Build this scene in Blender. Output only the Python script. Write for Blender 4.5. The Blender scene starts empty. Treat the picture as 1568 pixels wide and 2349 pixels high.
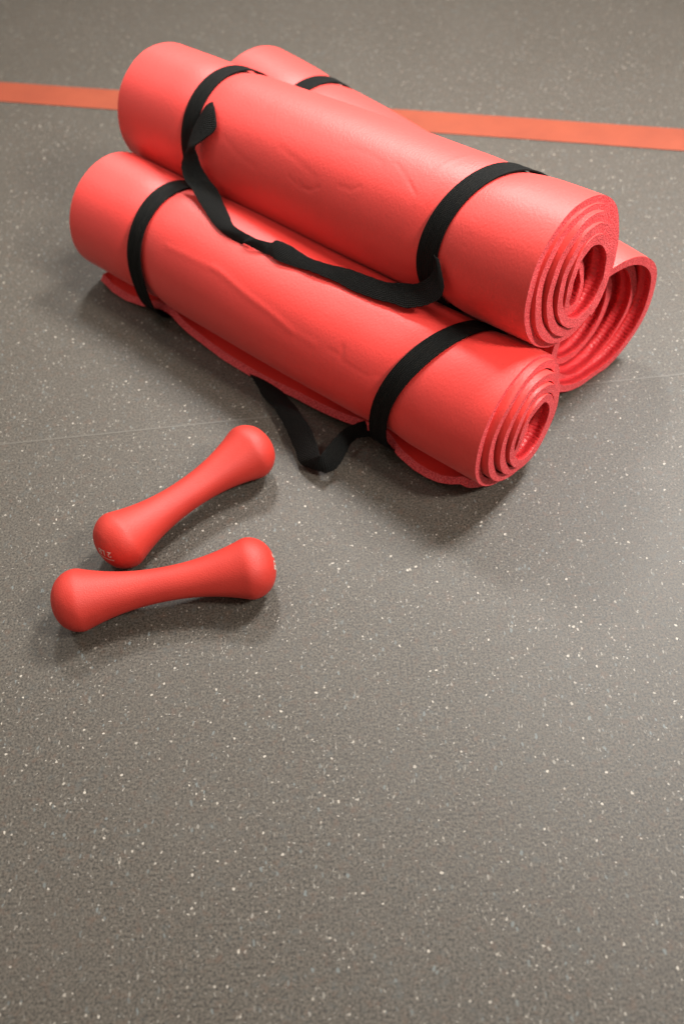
import bpy, bmesh, math, random
import numpy as np
from mathutils import Vector, Matrix

random.seed(4)
rng = np.random.default_rng(4)
scene = bpy.context.scene
COL = scene.collection

# ------------------------------------------------------------------ camera
F_PX, H_PX, PITCH, CAM_H, ROLL = 2160.77, 2349.0, 0.9038, 0.7594, -0.0636
fw = Vector((0, math.cos(PITCH), -math.sin(PITCH)))
rt0 = Vector((1, 0, 0))
up0 = rt0.cross(fw)
rt = rt0 * math.cos(ROLL) + up0 * math.sin(ROLL)
up = -rt0 * math.sin(ROLL) + up0 * math.cos(ROLL)
cam_data = bpy.data.cameras.new('camera')
cam = bpy.data.objects.new('camera', cam_data)
COL.objects.link(cam)
M = Matrix.Identity(4)
for i in range(3):
    M[i][0], M[i][1], M[i][2] = rt[i], up[i], -fw[i]
M[0][3], M[1][3], M[2][3] = 0, 0, CAM_H
cam.matrix_world = M
cam_data.sensor_fit = 'VERTICAL'
cam_data.sensor_height = 36.0
cam_data.lens = F_PX / H_PX * 36.0
cam_data.clip_start, cam_data.clip_end = 0.02, 100
cam_data.dof.use_dof = True
cam_data.dof.focus_distance = 0.88
cam_data.dof.aperture_fstop = 3.8
scene.camera = cam

# ------------------------------------------------------------------ light
world = bpy.data.worlds.new('World')
scene.world = world
world.use_nodes = True
bg = world.node_tree.nodes['Background']
bg.inputs['Color'].default_value = (1.0, 0.86, 0.74, 1)
bg.inputs['Strength'].default_value = 0.41


def area(name, loc, target, size, power, color, spread=180):
    d = bpy.data.lights.new(name, 'AREA')
    d.shape = 'RECTANGLE'
    d.size, d.size_y = size, size
    d.spread = math.radians(spread)
    d.energy = power
    d.color = color
    o = bpy.data.objects.new(name, d)
    COL.objects.link(o)
    o.location = loc
    o.rotation_euler = (Vector(target) - Vector(loc)).to_track_quat('-Z', 'Y').to_euler()
    return o


area('ceiling_lamp', (-0.10, 2.95, 2.75), (0.0, 0.75, 0), 0.42, 14, (1.0, 0.98, 0.94), 80)
area('ceiling_lamp', (1.55, 2.05, 2.75), (0.05, 0.95, 0), 0.55, 24, (1.0, 0.99, 0.97), 62)
area('ceiling_lamp', (-1.7, 1.9, 2.75), (0.0, 0.7, 0), 0.60, 20, (1.0, 0.97, 0.92))
area('ceiling_lamp', (2.2, -0.4, 2.60), (0.30, 0.95, 0.1), 0.50, 10, (1.0, 0.97, 0.92), 44)

vs = scene.view_settings
scene.display_settings.display_device = 'sRGB'
vs.view_transform = 'Standard'
vs.look = 'None'
vs.exposure = 0.0
vs.gamma = 1.0
vs.use_curve_mapping = False

SLING_TOP=[
  (-0.1246,1.0103,0.2181, -0.1139,1.0108,0.2247),
  (-0.1321,1.0051,0.2089, -0.1117,0.9975,0.2217),
  (-0.1397,0.9994,0.1992, -0.1113,0.9790,0.2116),
  (-0.1461,0.9923,0.1882, -0.1274,0.9780,0.1993),
  (-0.1483,0.9892,0.1826, -0.1377,0.9781,0.1918),
  (-0.1531,0.9891,0.1763, -0.1367,0.9781,0.1818),
  (-0.1568,0.9841,0.1662, -0.1338,0.9745,0.1686),
  (-0.1551,0.9707,0.1570, -0.1264,0.9655,0.1583),
  (-0.1455,0.9525,0.1543, -0.1159,0.9460,0.1544),
  (-0.1348,0.9279,0.1501, -0.1070,0.9165,0.1528),
  (-0.1241,0.9031,0.1466, -0.0993,0.8888,0.1526),
  (-0.1118,0.8829,0.1459, -0.0921,0.8735,0.1540),
  (-0.0917,0.8633,0.1427, -0.0789,0.8607,0.1534),
  (-0.0857,0.8567,0.1472, -0.0714,0.8523,0.1549),
  (-0.0687,0.8442,0.1443, -0.0563,0.8455,0.1541),
  (-0.0590,0.8342,0.1457, -0.0502,0.8426,0.1584),
  (-0.0496,0.8238,0.1465, -0.0390,0.8342,0.1583),
  (-0.0311,0.8117,0.1456, -0.0191,0.8192,0.1537),
  (-0.0163,0.8005,0.1480, -0.0046,0.8067,0.1536),
  (0.0053,0.7849,0.1475, 0.0152,0.7953,0.1545),
  (0.0244,0.7672,0.1468, 0.0329,0.7832,0.1561),
  (0.0433,0.7516,0.1484, 0.0519,0.7690,0.1563),
  (0.0620,0.7385,0.1508, 0.0655,0.7591,0.1592),
  (0.0752,0.7277,0.1528, 0.0773,0.7522,0.1629),
  (0.0885,0.7217,0.1584, 0.0862,0.7447,0.1681),
  (0.1001,0.7178,0.1651, 0.0929,0.7357,0.1779),
  (0.1074,0.7165,0.1727, 0.0993,0.7333,0.1866),
  (0.1102,0.7191,0.1821, 0.1024,0.7326,0.1932),
  (0.1084,0.7261,0.1936, 0.1037,0.7338,0.1984),
  (0.1058,0.7338,0.2044, 0.1025,0.7379,0.2057),
]
SLING_FLOOR=[
  (-0.1004,0.8149,0.0020, -0.0670,0.7929,0.0030),
  (-0.0908,0.7956,0.0025, -0.0539,0.7646,0.0040),
  (-0.0813,0.7699,0.0040, -0.0438,0.7439,0.0090),
  (-0.0687,0.7455,0.0090, -0.0365,0.7162,0.0220),
  (-0.0580,0.7189,0.0100, -0.0291,0.6968,0.0250),
  (-0.0505,0.6956,0.0100, -0.0238,0.6789,0.0270),
  (-0.0447,0.6752,0.0090, -0.0214,0.6638,0.0280),
  (-0.0408,0.6612,0.0080, -0.0197,0.6536,0.0280),
  (-0.0315,0.6541,0.0080, -0.0189,0.6516,0.0280),
  (-0.0222,0.6490,0.0080, -0.0181,0.6522,0.0280),
  (-0.0120,0.6457,0.0080, -0.0161,0.6558,0.0280),
  (-0.0033,0.6500,0.0090, -0.0127,0.6620,0.0270),
  (0.0033,0.6588,0.0100, -0.0072,0.6713,0.0260),
  (0.0098,0.6735,0.0100, -0.0001,0.6835,0.0240),
  (0.0178,0.6880,0.0090, 0.0099,0.6949,0.0220),
  (0.0267,0.6921,0.0080, 0.0209,0.7024,0.0200),
  (0.0374,0.6943,0.0060, 0.0308,0.7075,0.0180),
]
CREASE_A = [[(0.4361, 137.8), (0.39, 136.5), (0.3526, 135.4), (0.3086, 142.8), (0.2732, 146.2), (0.2402, 151.4)], [(0.3637, 134.9), (0.3433, 136.7), (0.305, 142.1), (0.2661, 146.8), (0.2385, 151.7), (0.2084, 152.4)], [(0.1759, 143.1), (0.1736, 153.6), (0.1559, 154.8), (0.1388, 155.2), (0.1245, 149.9)], [(0.1898, 150.5), (0.173, 150.8), (0.1744, 143.6)]]
CREASE_B = [[(0.2931, 154.4), (0.2842, 157.3), (0.275, 157.0), (0.2651, 152.3)], [(0.2402, 145.9), (0.2233, 145.2), (0.214, 140.5)], [(0.1645, 123.4), (0.156, 127.9), (0.1492, 130.7)], [(0.1888, 114.7), (0.1734, 120.2), (0.1538, 129.1)], [(0.3093, 153.4), (0.2892, 158.5), (0.276, 157.3), (0.2646, 151.8)], [(0.1441, 136.9), (0.1474, 117.3), (0.1421, 98.6), (0.134, 77.0)], [(0.1327, 131.3), (0.134, 115.1), (0.1296, 95.9)], [(0.2529, 120.5), (0.2446, 116.2), (0.2241, 115.8), (0.2056, 117.9)], [(0.4153, 145.4), (0.3889, 153.6), (0.3605, 157.4)], [(0.3307, 136.2), (0.2972, 141.2), (0.2737, 146.7)]]


# ------------------------------------------------------------------ node helpers
def new_mat(name):
    m = bpy.data.materials.new(name)
    m.use_nodes = True
    nt = m.node_tree
    b = nt.nodes['Principled BSDF']
    return m, nt, b


class NT:
    def __init__(self, nt):
        self.nt = nt

    def n(self, typ, **kw):
        nd = self.nt.nodes.new(typ)
        for k, v in kw.items():
            if k == 'inp':
                for kk, vv in v.items():
                    nd.inputs[kk].default_value = vv
            else:
                setattr(nd, k, v)
        return nd

    def l(self, a, b):
        self.nt.links.new(a, b)

    def math(self, op, a, b=None, c=None, clamp=False):
        nd = self.nt.nodes.new('ShaderNodeMath')
        nd.operation = op
        nd.use_clamp = clamp
        for i, x in enumerate((a, b, c)):
            if x is None:
                continue
            if isinstance(x, (int, float)):
                nd.inputs[i].default_value = x
            else:
                self.l(x, nd.inputs[i])
        return nd.outputs[0]

    def mix(self, fac, a, b, mode='MIX'):
        nd = self.nt.nodes.new('ShaderNodeMix')
        nd.data_type = 'RGBA'
        nd.blend_type = mode
        for s, x in ((0, fac), (6, a), (7, b)):
            if isinstance(x, (int, float)):
                nd.inputs[s].default_value = x
            elif isinstance(x, tuple):
                nd.inputs[s].default_value = x
            else:
                self.l(x, nd.inputs[s])
        return nd.outputs[2]

    def ramp(self, x, lo, hi, a=0.0, b=1.0):
        nd = self.nt.nodes.new('ShaderNodeMapRange')
        nd.clamp = True
        self.l(x, nd.inputs[0])
        for i, v in zip((1, 2, 3, 4), (lo, hi, a, b)):
            nd.inputs[i].default_value = v
        return nd.outputs[0]

    def scaled(self, vec, s):
        nd = self.nt.nodes.new('ShaderNodeMapping')
        nd.inputs['Scale'].default_value = s
        self.l(vec, nd.inputs['Vector'])
        return nd.outputs[0]

    def noise(self, vec, scale, detail=2.0, rough=0.5):
        nd = self.n('ShaderNodeTexNoise', inp={'Scale': scale, 'Detail': detail, 'Roughness': rough})
        self.l(vec, nd.inputs['Vector'])
        return nd

    def voro(self, vec, scale, feature='F1', rnd=1.0):
        nd = self.n('ShaderNodeTexVoronoi', feature=feature, inp={'Scale': scale, 'Randomness': rnd})
        self.l(vec, nd.inputs['Vector'])
        return nd

    def bump(self, h, strength, dist, prev=None):
        nd = self.n('ShaderNodeBump', inp={'Strength': strength, 'Distance': dist})
        self.l(h, nd.inputs['Height'])
        if prev is not None:
            self.l(prev, nd.inputs['Normal'])
        return nd.outputs[0]


RED = (0.71, 0.030, 0.022, 1)


def mat_skin():
    m, nt, b = new_mat('foam_skin')
    g = NT(nt)
    tc = g.n('ShaderNodeTexCoord')
    uv = tc.outputs['UV']
    ob = tc.outputs['Object']
    big = g.noise(ob, 7, 3, 0.55).outputs['Fac']
    fine = g.noise(ob, 420, 2, 0.6).outputs['Fac']
    c = g.mix(g.ramp(big, 0.35, 0.7), RED, (0.75, 0.036, 0.027, 1))
    c = g.mix(g.math('MULTIPLY', g.ramp(fine, 0.45, 0.75), 0.25), c, (0.60, 0.018, 0.015, 1))
    g.l(c, b.inputs['Base Color'])
    b.inputs['Roughness'].default_value = 0.50
    b.inputs['Specular IOR Level'].default_value = 0.85
    b.inputs['Sheen Weight'].default_value = 0.12
    b.inputs['Sheen Roughness'].default_value = 0.45
    b.inputs['Sheen Tint'].default_value = (1.0, 0.80, 0.76, 1)
    # leather like skin: short wrinkles running round the roll, plus soft swells
    w = g.noise(uv, 9, 2, 0.5)
    warp = g.mix(0.012, uv, w.outputs['Color'], 'ADD')
    v1 = g.voro(g.scaled(warp, (420, 900, 1)), 1.0, 'SMOOTH_F1').outputs['Distance']
    n1 = g.noise(g.scaled(warp, (300, 520, 1)), 1.0, 3, 0.6).outputs['Fac']
    n2 = g.noise(ob, 38, 3, 0.5).outputs['Fac']
    h = g.math('ADD', g.math('MULTIPLY', v1, 0.45), n1)
    bp = g.bump(n2, 0.10, 0.003)
    bp = g.bump(h, 0.40, 0.0007, bp)
    g.l(bp, b.inputs['Normal'])
    return m


def mat_ribbed():
    m, nt, b = new_mat('foam_ribbed_underside')
    g = NT(nt)
    tc = g.n('ShaderNodeTexCoord')
    uv = tc.outputs['UV']
    ob = tc.outputs['Object']
    sep = g.n('ShaderNodeSeparateXYZ')
    w = g.noise(uv, 60, 3, 0.6)
    warp = g.mix(0.006, uv, w.outputs['Color'], 'ADD')
    g.l(warp, sep.inputs[0])
    rib = g.math('SINE', g.math('MULTIPLY', sep.outputs['Y'], 2 * math.pi / 0.0145))
    wr = g.math('SINE', g.math('MULTIPLY', sep.outputs['X'], 2 * math.pi / 0.0046))
    wr = g.math('POWER', g.math('MULTIPLY_ADD', wr, 0.5, 0.5), 0.35)
    c = g.mix(g.ramp(rib, -0.9, 0.9), (0.56, 0.024, 0.030, 1), (0.70, 0.040, 0.044, 1))
    g.l(c, b.inputs['Base Color'])
    b.inputs['Roughness'].default_value = 0.45
    fine = g.noise(ob, 500, 2, 0.6).outputs['Fac']
    bp = g.bump(rib, 0.6, 0.0020)
    bp = g.bump(wr, 0.5, 0.0007, bp)
    bp = g.bump(fine, 0.3, 0.0004, bp)
    g.l(bp, b.inputs['Normal'])
    return m


def mat_cut():
    m, nt, b = new_mat('foam_cut_edge')
    g = NT(nt)
    tc = g.n('ShaderNodeTexCoord')
    ob = tc.outputs['Object']
    v = g.voro(ob, 700, 'F1')
    v2 = g.voro(ob, 520, 'F1')
    n = g.noise(ob, 700, 2, 0.6).outputs['Fac']
    cell = g.ramp(v.outputs['Distance'], 0.15, 0.75)
    c = g.mix(cell, (0.40, 0.016, 0.022, 1), (0.74, 0.085, 0.092, 1))
    c = g.mix(g.math('MULTIPLY', g.ramp(n, 0.5, 0.72), 0.55), c, (0.78, 0.20, 0.20, 1))
    g.l(c, b.inputs['Base Color'])
    b.inputs['Roughness'].default_value = 0.7
    b.inputs['Specular IOR Level'].default_value = 0.3
    h = g.math('ADD', v.outputs['Distance'], g.math('MULTIPLY', v2.outputs['Distance'], 0.6))
    g.l(g.bump(h, 0.7, 0.0007), b.inputs['Normal'])
    return m


def mat_strap(name, ribs, base=0.0028):
    m, nt, b = new_mat(name)
    g = NT(nt)
    tc = g.n('ShaderNodeTexCoord')
    uv = tc.outputs['UV']
    sep = g.n('ShaderNodeSeparateXYZ')
    g.l(uv, sep.inputs[0])
    across = g.math('SINE', g.math('MULTIPLY', sep.outputs['Y'], 2 * math.pi / ribs[0]))
    along = g.math('SINE', g.math('MULTIPLY', sep.outputs['X'], 2 * math.pi / ribs[1]))
    n = g.noise(uv, 900, 2, 0.7).outputs['Fac']
    n2 = g.noise(g.scaled(uv, (60, 700, 1)), 1.0, 2, 0.6).outputs['Fac']
    wv = g.math('ADD', g.math('MULTIPLY', across, 0.6), g.math('MULTIPLY', along, ribs[2]))
    c = g.mix(g.ramp(n, 0.50, 0.78), (base * 0.75, base * 0.85, base * 0.78, 1), (base * 9, base * 9, base * 8.4, 1))
    c = g.mix(g.math('MULTIPLY', g.ramp(wv, 0.2, 0.9), 0.45), c, (base * 6, base * 6, base * 5.6, 1))
    c = g.mix(g.math('MULTIPLY', g.ramp(n2, 0.56, 0.75), 0.5), c, (0.022, 0.018, 0.013, 1))
    g.l(c, b.inputs['Base Color'])
    b.inputs['Roughness'].default_value = 0.72
    b.inputs['Specular IOR Level'].default_value = 0.10
    bp = g.bump(wv, 0.7, 0.0006)
    bp = g.bump(n, 0.5, 0.0005, bp)
    g.l(bp, b.inputs['Normal'])
    return m


def mat_vinyl():
    m, nt, b = new_mat('dipped_vinyl')
    g = NT(nt)
    tc = g.n('ShaderNodeTexCoord')
    ob = tc.outputs['Object']
    n = g.noise(ob, 30, 3, 0.5).outputs['Fac']
    c = g.mix(g.ramp(n, 0.35, 0.7), (0.42, 0.023, 0.014, 1), (0.46, 0.028, 0.017, 1))
    g.l(c, b.inputs['Base Color'])
    b.inputs['Roughness'].default_value = 0.58
    b.inputs['Specular IOR Level'].default_value = 0.45
    v = g.voro(ob, 900, 'SMOOTH_F1').outputs['Distance']
    f = g.noise(ob, 1100, 2, 0.6).outputs['Fac']
    g.l(g.bump(g.math('ADD', v, f), 0.28, 0.0006), b.inputs['Normal'])
    return m


def simple(name, c, rough=0.6):
    m, nt, b = new_mat(name)
    g = NT(nt)
    tc = g.n('ShaderNodeTexCoord')
    n = g.noise(tc.outputs['Object'], 900, 2, 0.6).outputs['Fac']
    cc = g.mix(g.ramp(n, 0.3, 0.7), tuple(x * 0.8 for x in c[:3]) + (1,), c)
    g.l(cc, b.inputs['Base Color'])
    b.inputs['Roughness'].default_value = rough
    return m


def mat_floor():
    m, nt, b = new_mat('speckled_rubber_floor')
    g = NT(nt)
    tc = g.n('ShaderNodeTexCoord')
    ob = tc.outputs['Object']
    n1 = g.noise(ob, 470, 3, 0.72)
    n2 = g.noise(ob, 95, 3, 0.6).outputs['Fac']
    n3 = g.noise(ob, 9, 3, 0.5).outputs['Fac']
    n4 = g.noise(ob, 110, 3, 0.6)
    base = g.mix(g.ramp(n1.outputs['Fac'], 0.36, 0.64), (0.014, 0.0113, 0.0082, 1), (0.107, 0.0910, 0.0710, 1))
    # faint rusty and bluish granules mixed into the compound
    sepc = g.n('ShaderNodeSeparateColor')
    g.l(n4.outputs['Color'], sepc.inputs[0])
    base = g.mix(g.math('MULTIPLY', g.ramp(sepc.outputs[0], 0.56, 0.72), 0.55), base, (0.086, 0.052, 0.034, 1))
    base = g.mix(g.math('MULTIPLY', g.ramp(sepc.outputs[1], 0.58, 0.74), 0.50), base, (0.060, 0.066, 0.062, 1))
    base = g.mix(g.math('MULTIPLY', g.ramp(n2, 0.48, 0.72), 0.30), base, (0.032, 0.026, 0.020, 1))
    base = g.mix(g.math('MULTIPLY', g.ramp(n3, 0.42, 0.72), 0.16), base, (0.080, 0.070, 0.058, 1))
    col = base
    chips = None
    for k, (sc, thr, rad, rot, tint) in enumerate((
            (225, 0.966, 0.26, 0.5, (0.38, 0.34, 0.285, 1)),
            (230, 0.915, 0.25, 2.1, (0.115, 0.126, 0.120, 1)),
            (150, 0.986, 0.17, 1.2, (0.42, 0.375, 0.31, 1)),
            (400, 0.925, 0.31, 0.1, (0.19, 0.172, 0.145, 1)),
            (300, 0.955, 0.28, 2.7, (0.27, 0.248, 0.215, 1)))):
        mp = g.n('ShaderNodeMapping')
        mp.inputs['Rotation'].default_value = (0, 0, rot)
        mp.inputs['Location'].default_value = (3.1 * k, 1.7 * k, 0.13 * k)
        mp.inputs['Scale'].default_value = (1.0, (1.0, 0.5, 0.8, 0.42, 1.9)[k], 1)
        wn = g.noise(ob, 210, 2, 0.6)
        wob = g.mix(0.0042, ob, wn.outputs['Color'], 'ADD')
        g.l(wob, mp.inputs['Vector'])
        v = g.n('ShaderNodeTexVoronoi', feature='F1', voronoi_dimensions='2D', inp={'Scale': sc})
        g.l(mp.outputs[0], v.inputs['Vector'])
        sc_ = g.n('ShaderNodeSeparateColor')
        g.l(v.outputs['Color'], sc_.inputs[0])
        pick = g.math('GREATER_THAN', sc_.outputs[0], thr)
        rr = g.math('MULTIPLY_ADD', sc_.outputs[1], rad * 0.75, rad * 0.35)
        d = g.math('SUBTRACT', rr, v.outputs['Distance'])
        inside = g.ramp(d, -0.02, 0.05)
        f = g.math('MULTIPLY', pick, inside)
        f = g.math('MULTIPLY', f, g.math('MULTIPLY_ADD', sc_.outputs[2], 0.55, 0.45))
        col = g.mix(f, col, tint)
        chips = f if chips is None else g.math('MAXIMUM', chips, f)
    g.l(col, b.inputs['Base Color'])
    r = g.math('MULTIPLY_ADD', n1.outputs['Fac'], 0.25, 0.40)
    g.l(r, b.inputs['Roughness'])
    b.inputs['Specular IOR Level'].default_value = 0.40
    v = g.voro(ob, 330, 'SMOOTH_F1').outputs['Distance']
    h = g.math('ADD', v, n1.outputs['Fac'])
    g.l(g.bump(h, 0.22, 0.0005), b.inputs['Normal'])
    return m


def mat_line():
    m, nt, b = new_mat('orange_court_line')
    g = NT(nt)
    tc = g.n('ShaderNodeTexCoord')
    ob = tc.outputs['Object']
    n = g.noise(ob, 12, 3, 0.6).outputs['Fac']
    f = g.noise(ob, 420, 3, 0.6).outputs['Fac']
    c = g.mix(g.ramp(n, 0.35, 0.7), (0.225, 0.037, 0.012, 1), (0.27, 0.047, 0.016, 1))
    c = g.mix(g.math('MULTIPLY', g.ramp(f, 0.5, 0.8), 0.4), c, (0.34, 0.045, 0.016, 1))
    g.l(c, b.inputs['Base Color'])
    b.inputs['Roughness'].default_value = 0.42
    g.l(g.bump(f, 0.4, 0.0006), b.inputs['Normal'])
    return m


SKIN, RIB, CUT = mat_skin(), mat_ribbed(), mat_cut()
ELASTIC = mat_strap('black_elastic', (0.0022, 0.0016, 0.10))
WEB = mat_strap('black_webbing', (0.0021, 0.0021, 0.6), 0.0032)
VINYL = mat_vinyl()
PRINT = simple('white_print', (0.56, 0.46, 0.39, 1))
FLOOR = mat_floor()
LINE = mat_line()
SEAM = simple('welded_seam', (0.098, 0.086, 0.070, 1), 0.5)


# ------------------------------------------------------------------ object helpers
def tag(o, label=None, cat=None, group=None, kind=None):
    for k, v in (('label', label), ('category', cat), ('group', group), ('kind', kind)):
        if v:
            o[k] = v


def mesh_obj(name, verts, faces, mats, parent=None, uvs=None, midx=None, smooth=True, origin=(0, 0, 0)):
    """verts (N,3) world, quads (M,4), per-vertex uv (N,2)"""
    me = bpy.data.meshes.new(name)
    v = np.asarray(verts, dtype=np.float32) - np.asarray(origin, dtype=np.float32)
    f = np.asarray(faces, dtype=np.int32)
    me.vertices.add(len(v))
    me.vertices.foreach_set('co', v.ravel())
    me.loops.add(f.size)
    me.loops.foreach_set('vertex_index', f.ravel())
    me.polygons.add(len(f))
    me.polygons.foreach_set('loop_start', np.arange(0, f.size, f.shape[1], dtype=np.int32))
    me.polygons.foreach_set('loop_total', np.full(len(f), f.shape[1], dtype=np.int32))
    for m in mats:
        me.materials.append(m)
    if midx is not None:
        me.polygons.foreach_set('material_index', np.asarray(midx, dtype=np.int32))
    me.polygons.foreach_set('use_smooth', np.full(len(f), smooth, dtype=bool))
    if uvs is not None:
        ul = me.uv_layers.new(name='UVMap')
        ul.data.foreach_set('uv', np.asarray(uvs, dtype=np.float32)[f.ravel()].ravel())
    me.update(calc_edges=True)
    me.validate()
    o = bpy.data.objects.new(name, me)
    COL.objects.link(o)
    if parent:
        o.parent = parent
    else:
        o.location = origin
    return o


def empty(name, loc):
    o = bpy.data.objects.new(name, None)
    o.empty_display_size = 0.05
    o.location = loc
    COL.objects.link(o)
    return o


class Grid:
    """collects quad grids with material index and uv"""
    def __init__(self):
        self.v, self.f, self.u, self.m, self.n = [], [], [], [], 0

    def add(self, P, UV, mi, flip=False):
        a, b = P.shape[:2]
        idx = np.arange(a * b).reshape(a, b) + self.n
        q = np.stack([idx[:-1, :-1], idx[1:, :-1], idx[1:, 1:], idx[:-1, 1:]], -1).reshape(-1, 4)
        if flip:
            q = q[:, ::-1]
        self.v.append(P.reshape(-1, 3))
        self.u.append(UV.reshape(-1, 2))
        self.f.append(q)
        self.m.append(np.full(len(q), mi))
        self.n += a * b

    def build(self, name, mats, parent, origin):
        return mesh_obj(name, np.vstack(self.v), np.vstack(self.f), mats, parent, np.vstack(self.u),
                        np.concatenate(self.m), origin=origin)


# ------------------------------------------------------------------ floor
def plane(name, pts, z, mat):
    v = [(x, y, z) for x, y in pts]
    return mesh_obj(name, v, [(0, 1, 2, 3)], [mat], smooth=False)


fl = plane('floor', [(-5, -4), (5, -4), (5, 7), (-5, 7)], 0.0, FLOOR)
tag(fl, kind='structure')


def strip(name, a, b, w0, w1, z, mat, n=60):
    a, b = np.array(a), np.array(b)
    d = (b - a) / np.linalg.norm(b - a)
    nn = np.array([-d[1], d[0]])
    vs_, fs = [], []
    for i in range(n + 1):
        p = a + (b - a) * i / n
        w = w0 + (w1 - w0) * i / n
        e = rng.normal(0, w * 0.006, 2)
        for s, k in ((-1, 0), (1, 1)):
            q = p + nn * s * (w / 2 + e[k])
            vs_.append((q[0], q[1], z))
        if i:
            j = 2 * i
            fs.append((j - 2, j, j + 1, j - 1))
    return mesh_obj(name, vs_, fs, [mat], smooth=False)


# the line runs on beyond both sides of the picture
P0, P1 = np.array((-0.511, 1.510)), np.array((0.5285, 1.2425))
dd = (P1 - P0) / np.linalg.norm(P1 - P0)
ln = strip('floor_line', P0 - dd * 2.5, P1 + dd * 2.5, 0.0585, 0.0585, 0.0008, LINE)
tag(ln, kind='structure')
S0, S1 = np.array((-0.373, 0.7235)), np.array((0.398, 0.7655))
sd_ = (S1 - S0) / np.linalg.norm(S1 - S0)
sm = strip('floor_seam', S0 - sd_ * 2.5, S1 + sd_ * 2.5, 0.0020, 0.0020, 0.0003, SEAM, 160)
tag(sm, kind='structure')


# ------------------------------------------------------------------ rolled mats
def fr(n, yaw, tilt):
    a = np.array([math.cos(yaw) * math.cos(tilt), math.sin(yaw) * math.cos(tilt), math.sin(tilt)])
    u = np.cross(a, [0, 0, 1.0])
    u /= np.linalg.norm(u)
    v = np.cross(u, a)
    return np.array(n), a, u, v


def smooth(x):
    x = np.clip(x, 0, 1)
    return x * x * (3 - 2 * x)


def pseudo(x, y, seed, k=6, f=1.0):
    """cheap smooth noise: a handful of random waves"""
    r = np.random.default_rng(seed)
    s = 0
    for _ in range(k):
        ax, ay, ph = r.normal(0, f), r.normal(0, f), r.uniform(0, 6.28)
        s = s + np.sin(x * ax + y * ay + ph)
    return s / math.sqrt(k)


def seg_dist(X, Y, pts):
    best = np.full(X.shape, 9.0)
    for (x0, y0), (x1, y1) in zip(pts[:-1], pts[1:]):
        dx, dy = x1 - x0, y1 - y0
        t = np.clip(((X - x0) * dx + (Y - y0) * dy) / (dx * dx + dy * dy), 0, 1)
        best = np.minimum(best, np.hypot(X - x0 - t * dx, Y - y0 - t * dy))
    return best


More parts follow.
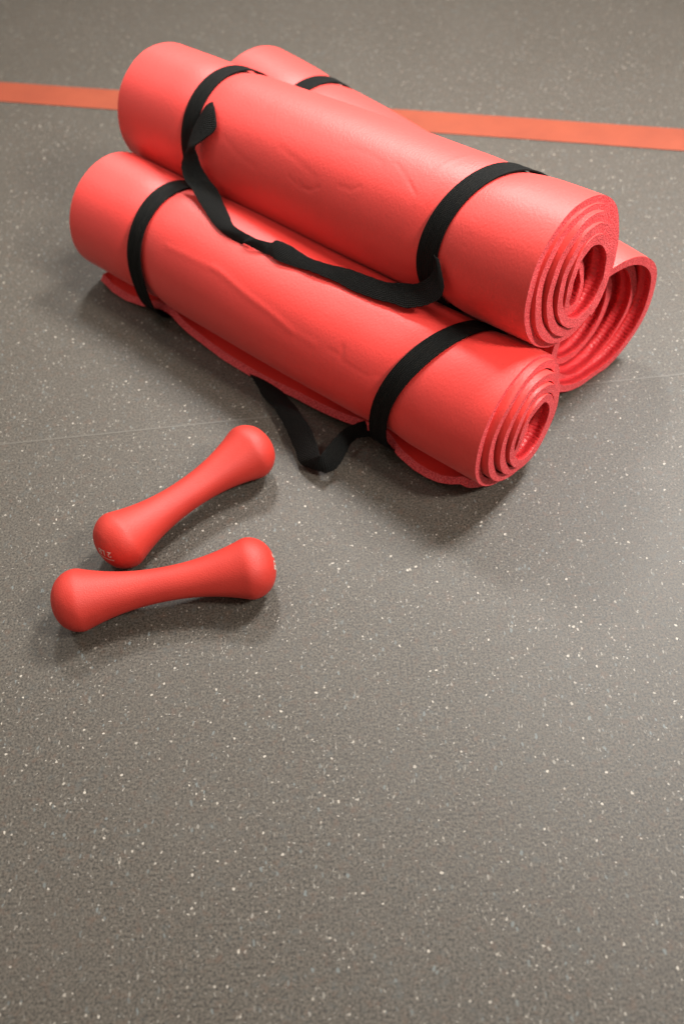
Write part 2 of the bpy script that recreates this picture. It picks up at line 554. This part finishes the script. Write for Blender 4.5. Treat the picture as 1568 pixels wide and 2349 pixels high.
class Roll:
    def __init__(self, n, yaw, tilt, L, R, **kw):
        self.n, self.a, self.u, self.v = fr(n, yaw, tilt)
        self.L, self.R = L, R
        self.k = dict(T=0.0088, pitch=0.0105, phi0=226, turns=5.2, tele=[0, 0], flap=None, off=(0, 0), straps=[],
                      creases=[], seed=1, pinch=0.0034, avoid=[], squash=0.0, stretch=0.0)
        self.k.update(kw)

    def strap_t(self, j, phi):
        t0, am, ph = self.k['straps'][j]
        return t0 + am * np.cos(np.radians(phi - ph))

    def dr(self, phi, t):
        """deviation of the outer skin from a true cylinder"""
        k = self.k
        d = 0.0011 * pseudo(np.radians(phi) * 1.0, t * 9, k['seed'], 6, 1.3)
        # keep periodic round the roll
        w = smooth(np.abs(((phi - k['phi0']) % 360) - 180) / 180 * 3 - 2)
        d = d * (1 - w)
        for j in range(len(k['straps'])):
            x = t - self.strap_t(j, phi)
            d = d - k['pinch'] * np.exp(-(x / 0.022) ** 2)
        mid = 0.5 * (k['straps'][0][0] + k['straps'][1][0])
        d = d + k.get('belly', 0.0016) * np.exp(-((t - mid) / 0.13) ** 2)
        for pts, h, wd in k['creases']:
            P = [(tt, self.R * math.radians(pp)) for tt, pp in pts]
            dist = seg_dist(t, self.R * np.radians(phi % 360), P)
            d = d + h * np.exp(-(dist / wd) ** 2)
        return d

    def world(self, phi, r, ax):
        c, s = np.cos(np.radians(phi)), np.sin(np.radians(phi))
        k = self.k
        P = self.n + ax[..., None] * self.a + (r * c * (1 + k['squash']))[..., None] * self.u + (r * s * (1 - k['squash']))[..., None] * self.v
        return self.push(P)

    def push(self, P, eps=0.0):
        for other in self.k['avoid']:
            w = P - other.n
            ax = w @ other.a
            q = w - ax[..., None] * other.a
            d = np.linalg.norm(q, axis=-1)
            lim = other.R + 0.0012 - eps
            f = np.where(d < lim, lim / np.maximum(d, 1e-6), 1.0)
            P = other.n + ax[..., None] * other.a + q * f[..., None]
        P[..., 2] = np.maximum(P[..., 2], 0.0012 - eps)
        return P

    def build(self, parent, origin):
        k, R, T = self.k, self.R, self.k['T']
        th = np.concatenate([np.arange(0, 360, 1.4), np.arange(360, 360 * k['turns'] + 0.1, 4.0)])
        t = np.concatenate([np.linspace(0, 0.03, 12), np.linspace(0.03, self.L - 0.02, 320)[1:], np.linspace(self.L - 0.02, self.L, 6)[1:]])
        TH, TT = np.meshgrid(th, t, indexing='ij')
        PHI = k['phi0'] + TH
        turn = TH / 360
        base = R - T / 2 - k['pitch'] * np.maximum(turn - 1, 0)
        # start of the spiral lies over the next turn
        lift = k['pitch'] * smooth(1 - TH / 75.0)
        if k['flap']:
            # the loose end lies flat on the floor between the bands
            ft, fv = zip(*k['flap'])
            bb = np.interp(TT, ft, fv)
            ang = np.radians(np.minimum(PHI, 272.0))
            rf = (self.n[2] - np.interp(TT, (0.0, 0.17, 0.24, 0.32, 0.6), (0.002, 0.002, 0.007, 0.004, 0.002))) / np.maximum(-np.sin(ang), 0.5)
            rf = rf - T / 2 - R + T / 2
            q = np.where(PHI < 272, 1.0, np.clip(1 - (PHI - 272) / 40, 0, 1))
            lift = np.where(TH < 100, lift * (1 - bb * q) + rf * bb * q, lift)
        base = base + lift
        base = base - k.get('tail', 0.014) * smooth((turn - (k['turns'] - 0.6)) / 0.6) ** 1.3
        gap = k.get('gap', [])
        for (c, w, h) in gap:                      # loosened turns: (centre angle, width, depth)
            base = base - h * np.exp(-((TH - c) / w) ** 2)
        wdec = np.exp(-np.maximum(turn - 1, 0) * 1.2)
        d = self.dr(PHI, TT) * wdec
        xs, ys = zip(*k['tele'])
        sh = np.interp(turn[:, 0], xs, ys)
        sh = sh + 0.0007 * pseudo(th * 0.05, th * 0.011, k['seed'] + 9, 5, 1.0)
        AX = TT - sh[:, None]
        if k['flap']:                              # the loose flap has rounded corners
            AX = AX + 0.016 * np.clip(1 - TH / 50.0, 0, 1) ** 1.5 * (1 - 2 * TT / self.L)
        offs = smooth((turn - 0.8) / max(k['turns'] - 1, 1))
        ou, ov = k['off']

        def W(r):
            rr = np.maximum(r, 0.002)
            c, s = np.cos(np.radians(PHI)), np.sin(np.radians(PHI))
            st = 1 + k['stretch'] * offs
            P = (self.n + AX[..., None] * self.a
                 + (rr * c * (1 + k['squash']) / st + ou * offs)[..., None] * self.u
                 + (rr * s * (1 - k['squash']) * st + ov * offs)[..., None] * self.v)
            return P
        So, Si = W(base + T / 2 + d), W(base - T / 2 + d)
        So, Si = self.push(So), self.push(Si, 0.0)
        lo = 0.0012 + T * 0.85 * np.clip(1.6 - turn, 0, 1)
        Si[..., 2] = np.maximum(Si[..., 2], lo)
        arc = np.concatenate([[0], np.cumsum(np.radians(np.diff(th)) * np.maximum(base[1:, 0], 0.005))])
        UV = np.stack([np.broadcast_to(arc[:, None], TT.shape), TT], -1)
        g = Grid()
        g.add(So, UV, 0, True)
        q = int(np.searchsorted(th, 105)) if k['flap'] else 1
        g.add(Si[:q + 1], UV[:q + 1], 0, False)
        g.add(Si[q:], UV[q:], 1, False)
        # cut faces at both ends, five points through the thickness with rounded corners
        for end, flip in ((0, False), (-1, True)):
            w = np.linspace(0, 1, 5)[None, :, None]
            E = So[:, end][:, None] * (1 - w) + Si[:, end][:, None] * w
            UVe = np.stack([np.broadcast_to(arc[:, None], E.shape[:2]), np.broadcast_to(w[..., 0] * T, E.shape[:2])], -1)
            g.add(E, UVe, 2, flip)
        for end, flip in ((0, True), (-1, False)):
            w = np.linspace(0, 1, 4)[None, :, None]
            E = So[end][:, None] * (1 - w) + Si[end][:, None] * w
            UVe = np.stack([np.broadcast_to(t[:, None], E.shape[:2]), np.broadcast_to(w[..., 0] * T, E.shape[:2])], -1)
            g.add(E, UVe, 2, flip)
        return g.build('foam_sheet', [SKIN, RIB, CUT], parent, origin)

    def loop(self, j, parent, origin, width=0.0228, bump=None, seed=0):
        """elastic band round the roll"""
        ph = np.linspace(0, 360, 241)
        s = np.linspace(-0.5, 0.5, 11)
        PH, S = np.meshgrid(ph, s, indexing='ij')
        tc = self.strap_t(j, PH)
        wv = width * (1 + 0.05 * np.sin(np.radians(PH) * 3 + seed))
        t = tc + S * wv
        r = self.R + np.maximum(np.maximum(self.dr(PH, tc), self.dr(PH, t)), 0.5 * self.dr(PH, tc)) + 0.0007
        if bump:
            c, w, h = bump
            r = r + h * np.exp(-(((PH - c + 180) % 360 - 180) / w) ** 2)
        edge = 0.0003 * np.cos(S * 2 * math.pi * 2 + seed + np.radians(PH))
        th_ = 0.0014
        k = self.k
        res = []
        for o in (th_, 0.0):
            c_, s_ = np.cos(np.radians(PH)), np.sin(np.radians(PH))
            rr = r + o + edge
            P = self.n + t[..., None] * self.a + (rr * c_ * (1 + k['squash']))[..., None] * self.u + (rr * s_ * (1 - k['squash']))[..., None] * self.v
            P = self.push(P, 0.0009 if o else 0.0)
            res.append(P)
        arc = np.radians(PH) * self.R
        return band(res[0], res[1], arc, S * width, 'elastic_loop', ELASTIC, parent, origin)


def band(Po, Pi, arc, across, name, mat, parent, origin):
    g = Grid()
    UV = np.stack([arc, across], -1)
    g.add(Po, UV, 0, False)
    g.add(Pi, UV, 0, True)
    for e, flip in ((0, True), (-1, False)):
        E = np.stack([Po[:, e], Pi[:, e]], 1)
        g.add(E, np.stack([UV[:, e], UV[:, e] + [0, 0.0012]], 1), 0, not flip)
    for e, flip in ((0, False), (-1, True)):
        E = np.stack([Po[e], Pi[e]], 1)
        g.add(E, np.stack([UV[e], UV[e]], 1), 0, not flip)
    return g.build(name, [mat], parent, origin)


def catmull(P, n):
    P = np.asarray(P, float)
    Q = np.vstack([2 * P[0] - P[1], P, 2 * P[-1] - P[-2]])
    out = []
    for i in range(1, len(Q) - 2):
        for t in np.linspace(0, 1, n, endpoint=False):
            a, b, c, d = Q[i - 1], Q[i], Q[i + 1], Q[i + 2]
            out.append(0.5 * (2 * b + (c - a) * t + (2 * a - 5 * b + 4 * c - d) * t * t + (3 * b - a - 3 * c + d) * t ** 3))
    out.append(P[-1])
    return np.array(out)


def ribbon(rows, parent, origin, camber=0.0012, thick=0.0014, seed=3):
    C = catmull(rows, 8)
    r = np.random.default_rng(seed)
    ts = np.arange(len(C))
    jit = 0.0004 * pseudo(ts * 0.9, ts * 0.1, seed, 6, 1.0)
    jit2 = 0.0004 * pseudo(ts * 0.8, ts * 0.2, seed + 1, 6, 1.0)
    A, B = C[:, :3], C[:, 3:]
    cdir = (B - A) / np.maximum(np.linalg.norm(B - A, axis=1, keepdims=True), 1e-6)
    A = A - cdir * jit[:, None]
    B = B + cdir * jit2[:, None]
    s = np.linspace(0, 1, 11)
    mid = (A + B) / 2
    tang = np.gradient(mid, axis=0)
    nrm = np.cross(tang, cdir)
    nrm /= np.maximum(np.linalg.norm(nrm, axis=1, keepdims=True), 1e-9)
    for i in range(1, len(nrm)):
        if nrm[i] @ nrm[i - 1] < 0:
            nrm[i] *= -1
    if nrm[len(nrm) // 2][2] < 0:
        nrm = -nrm
    P = A[:, None] * (1 - s)[None, :, None] + B[:, None] * s[None, :, None]
    hump = camber * (4 * s * (1 - s))[None, :, None]
    Po = P + nrm[:, None] * (hump + thick / 2)
    Pi = P + nrm[:, None] * (hump - thick / 2)
    L = np.concatenate([[0], np.cumsum(np.linalg.norm(np.diff(mid, axis=0), axis=1))])
    arc = np.broadcast_to(L[:, None], P.shape[:2])
    across = np.broadcast_to((s * 0.025)[None, :], P.shape[:2])
    return band(Po, Pi, arc, across, 'carry_strap', WEB, parent, origin)


top = Roll((0.2309, 0.7116, 0.1926), 2.3325, -0.0744, 0.609, 0.0745,
           T=0.0092, pitch=0.0101, phi0=300, turns=5.4, seed=5,
           tele=[(0, 0.0), (0.9, 0.0), (1.25, 0.002), (2.2, 0.007), (3.2, 0.011), (4.0, 0.013), (4.65, 0.013), (4.95, 0.002), (5.4, -0.014)],
           straps=[(0.098, 0.020, 180), (0.476, 0.004, 80)], off=(0.004, -0.002), stretch=0.12, belly=0.0022,
           gap=[(475, 75, 0.0035)],
           creases=[(c, -0.00030, 0.0014) for c in CREASE_B[:5]] + [(c, 0.0002, 0.003) for c in CREASE_B[5:7]] + [(c, -0.0002, 0.003) for c in CREASE_B[7:]])
front = Roll((0.1789, 0.6392, 0.0749), 2.3885, -0.0093, 0.602, 0.0724,
             T=0.0086, pitch=0.0101, phi0=227, turns=5.6, seed=8, avoid=[top],
             tele=[(0, 0.0), (0.9, 0.0), (1.3, 0.004), (2.2, 0.011), (3.2, 0.016), (4.0, 0.018), (4.85, 0.019), (5.15, 0.006), (5.6, -0.012)],
             straps=[(0.094, 0.026, 212), (0.481, 0.007, 105)], off=(0.002, -0.001), stretch=0.10,
             flap=[(-0.03, 0.0), (0.008, 0.06), (0.018, 0.38), (0.032, 0.65), (0.048, 0.76), (0.065, 0.74), (0.09, 0.5), (0.112, 0.12), (0.15, 0.12), (0.19, 0.45),
                   (0.24, 0.85), (0.30, 0.95), (0.36, 0.9), (0.43, 0.45), (0.465, 0.10), (0.492, 0.12), (0.52, 0.45), (0.548, 0.68), (0.575, 0.62), (0.60, 0.30), (0.62, 0.2)],
             creases=[(c, 0.00035, 0.0038) for c in CREASE_A[:2]] + [(c, -0.0003, 0.0024) for c in CREASE_A[2:]])
rear = Roll((0.2967, 0.7681, 0.0773), 2.224, 0.0072, 0.618, 0.0793,
            T=0.0092, pitch=0.0150, phi0=180, turns=3.4, seed=13, tail=0.012, avoid=[top, front],
            tele=[(0, 0.0), (0.7, -0.002), (1.15, -0.012), (2.0, -0.028), (3.0, -0.045), (4.0, -0.06)],
            straps=[(0.10, 0.004, 90), (0.496, 0.003, 90)], off=(-0.006, -0.006), stretch=0.0, squash=0.0)

specs = (
    (front, 'coral red rolled exercise mat in front, loose foam flap poking out along the floor', [(227, 27, 0.0150), (227, 27, 0.0145)]),
    (top, 'coral red rolled exercise mat lying on top of the other two mats', [None, None]),
    (rear, 'coral red rolled exercise mat at the back, loosely wound with a wide open core', [None, None]),
)
roots = {}
for rl, label, bumps in specs:
    mid = rl.n + rl.a * rl.L / 2
    org = (mid[0], mid[1], max(mid[2] - rl.R, 0.0))
    root = empty('exercise_mat', org)
    tag(root, label, 'exercise mat', 'rolled exercise mats in the stack')
    roots[rl] = (root, org)
    rl.build(root, org)
    if rl is top:
        st = ribbon(SLING_TOP, root, org)
    elif rl is front:
        st = ribbon(SLING_FLOOR, root, org, seed=6)
    par = st if rl is not rear else root
    for j in (0, 1):
        rl.loop(j, par, org, bump=bumps[j], seed=j * 2 + rl.k['seed'])


# ------------------------------------------------------------------ dumbbells
HALF, RM, RW, CAP = 0.0785, 0.0297, 0.0162, 0.0265


def profile():
    s = np.linspace(0, HALF + CAP, 400)
    q = np.clip((s - HALF) / CAP, 0, 1)
    neck = RW + (RM - RW) * np.clip(s / HALF, 0, 1) ** 2.15
    dome = RM * (1 - q ** 2.25) ** (1 / 2.1)
    r = np.where(s < HALF, neck, dome)
    m = (s > 0.01) & (s < HALF + CAP * 0.7)
    for _ in range(160):                    # rounded shoulder
        rs = r.copy()
        rs[1:-1] = 0.25 * r[:-2] + 0.5 * r[1:-1] + 0.25 * r[2:]
        r = np.where(m, rs, r)
    r = r * RM / r.max()
    keep = np.unique(np.concatenate([np.arange(0, 280, 6), np.arange(280, 392, 3), np.arange(392, 400)]))
    return s[keep], np.maximum(r[keep], 1e-5)


PS, PR = profile()


def dumbbell(ca, cb, label, text_end, text_up, text_dx, text_rot):
    ca, cb = np.array(ca), np.array(cb)
    a = (cb - ca) / np.linalg.norm(cb - ca)
    u = np.cross(a, [0, 0, 1.0]); u /= np.linalg.norm(u)
    v = np.cross(u, a)
    c = (ca + cb) / 2
    c[2] = RM
    org = (c[0], c[1], 0.0)
    S = np.concatenate([-PS[::-1], PS[1:]])
    Rr = np.concatenate([PR[::-1], PR[1:]])
    ph = np.linspace(0, 2 * math.pi, 97)
    SS, PP = np.meshgrid(S, ph, indexing='ij')
    RR = np.broadcast_to(Rr[:, None], SS.shape)
    P = c + SS[..., None] * a + (RR * np.cos(PP))[..., None] * u + (RR * np.sin(PP))[..., None] * v
    root = empty('dumbbell', org)
    tag(root, label, 'dumbbell', 'pair of small red dumbbells')
    g = Grid()
    g.add(P, np.stack([SS, PP * 0.03], -1), 0, False)
    g.build('weight_body', [VINYL], root, org)
    # printed marking on one domed end, wrapped onto the surface
    sgn = text_end
    w = a * sgn
    tr = np.cross(v, w); tr /= np.linalg.norm(tr)       # reader's right
    cr_, sr_ = math.cos(text_rot), math.sin(text_rot)
    rot = lambda x, y: (x * cr_ - y * sr_, x * sr_ + y * cr_)
    d0 = int(np.argmax(PR)) + 1
    pr, ps = PR[d0:][::-1], PS[d0:][::-1]

    def wrap(verts, off):
        out = []
        for x, y in verts:
            X, Y = rot(x, y)
            rad = min(math.hypot(X, Y), RM * 0.97)
            s_ = np.interp(rad, pr, ps) + off
            out.append(c + w * s_ + tr * X + v * Y)
        return out
    cu = bpy.data.curves.new('text', 'FONT')
    cu.body = '2 LB'
    cu.size = 0.0088
    cu.offset = 0.0002
    cu.align_x, cu.align_y = 'CENTER', 'CENTER'
    tmp = bpy.data.objects.new('text', cu)
    COL.objects.link(tmp)
    bpy.context.view_layer.update()
    me0 = bpy.data.meshes.new_from_object(tmp.evaluated_get(bpy.context.evaluated_depsgraph_get()))
    COL.objects.unlink(tmp)
    bpy.data.objects.remove(tmp)
    bm = bmesh.new()
    bm.from_mesh(me0)
    bmesh.ops.triangulate(bm, faces=bm.faces[:])
    bmesh.ops.subdivide_edges(bm, edges=bm.edges[:], cuts=2, use_grid_fill=True)
    bmesh.ops.triangulate(bm, faces=bm.faces[:])
    vv = [(q.co.x + text_dx, q.co.y + text_up) for q in bm.verts]
    ff = [[q.index for q in f.verts] for f in bm.faces]
    bm.verts.index_update()
    ff = [[q.index for q in f.verts] for f in bm.faces]
    bm.free()
    mesh_obj('weight_marking', wrap(vv, 0.00025), ff, [PRINT], root, origin=org, smooth=False)
    # thin printed rule beside the figure
    pts, fs = [], []
    N = 40
    for i in range(N + 1):
        x = text_dx - 0.0095 + 0.019 * i / N
        for y in (0.0, 0.0014):
            pts.append((x, text_up + 0.0062 + y))
        if i:
            j = 2 * i
            fs.append((j - 2, j, j + 1, j - 1))
    mesh_obj('printed_rule', wrap(pts, 0.00025), fs, [PRINT], root, origin=org, smooth=False)
    return root


dumbbell((-0.2145, 0.5590, 0.0297), (-0.0945, 0.6598, 0.0297),
         'red dumbbell lying diagonally nearer the mats, white weight print on its left end', -1, -0.0072, -0.009, math.radians(188))
dumbbell((-0.2478, 0.4905, 0.0297), (-0.0917, 0.5135, 0.0297),
         'red dumbbell nearest the camera, lying almost level below the diagonal one', 1, -0.0085, 0.0, math.radians(200))
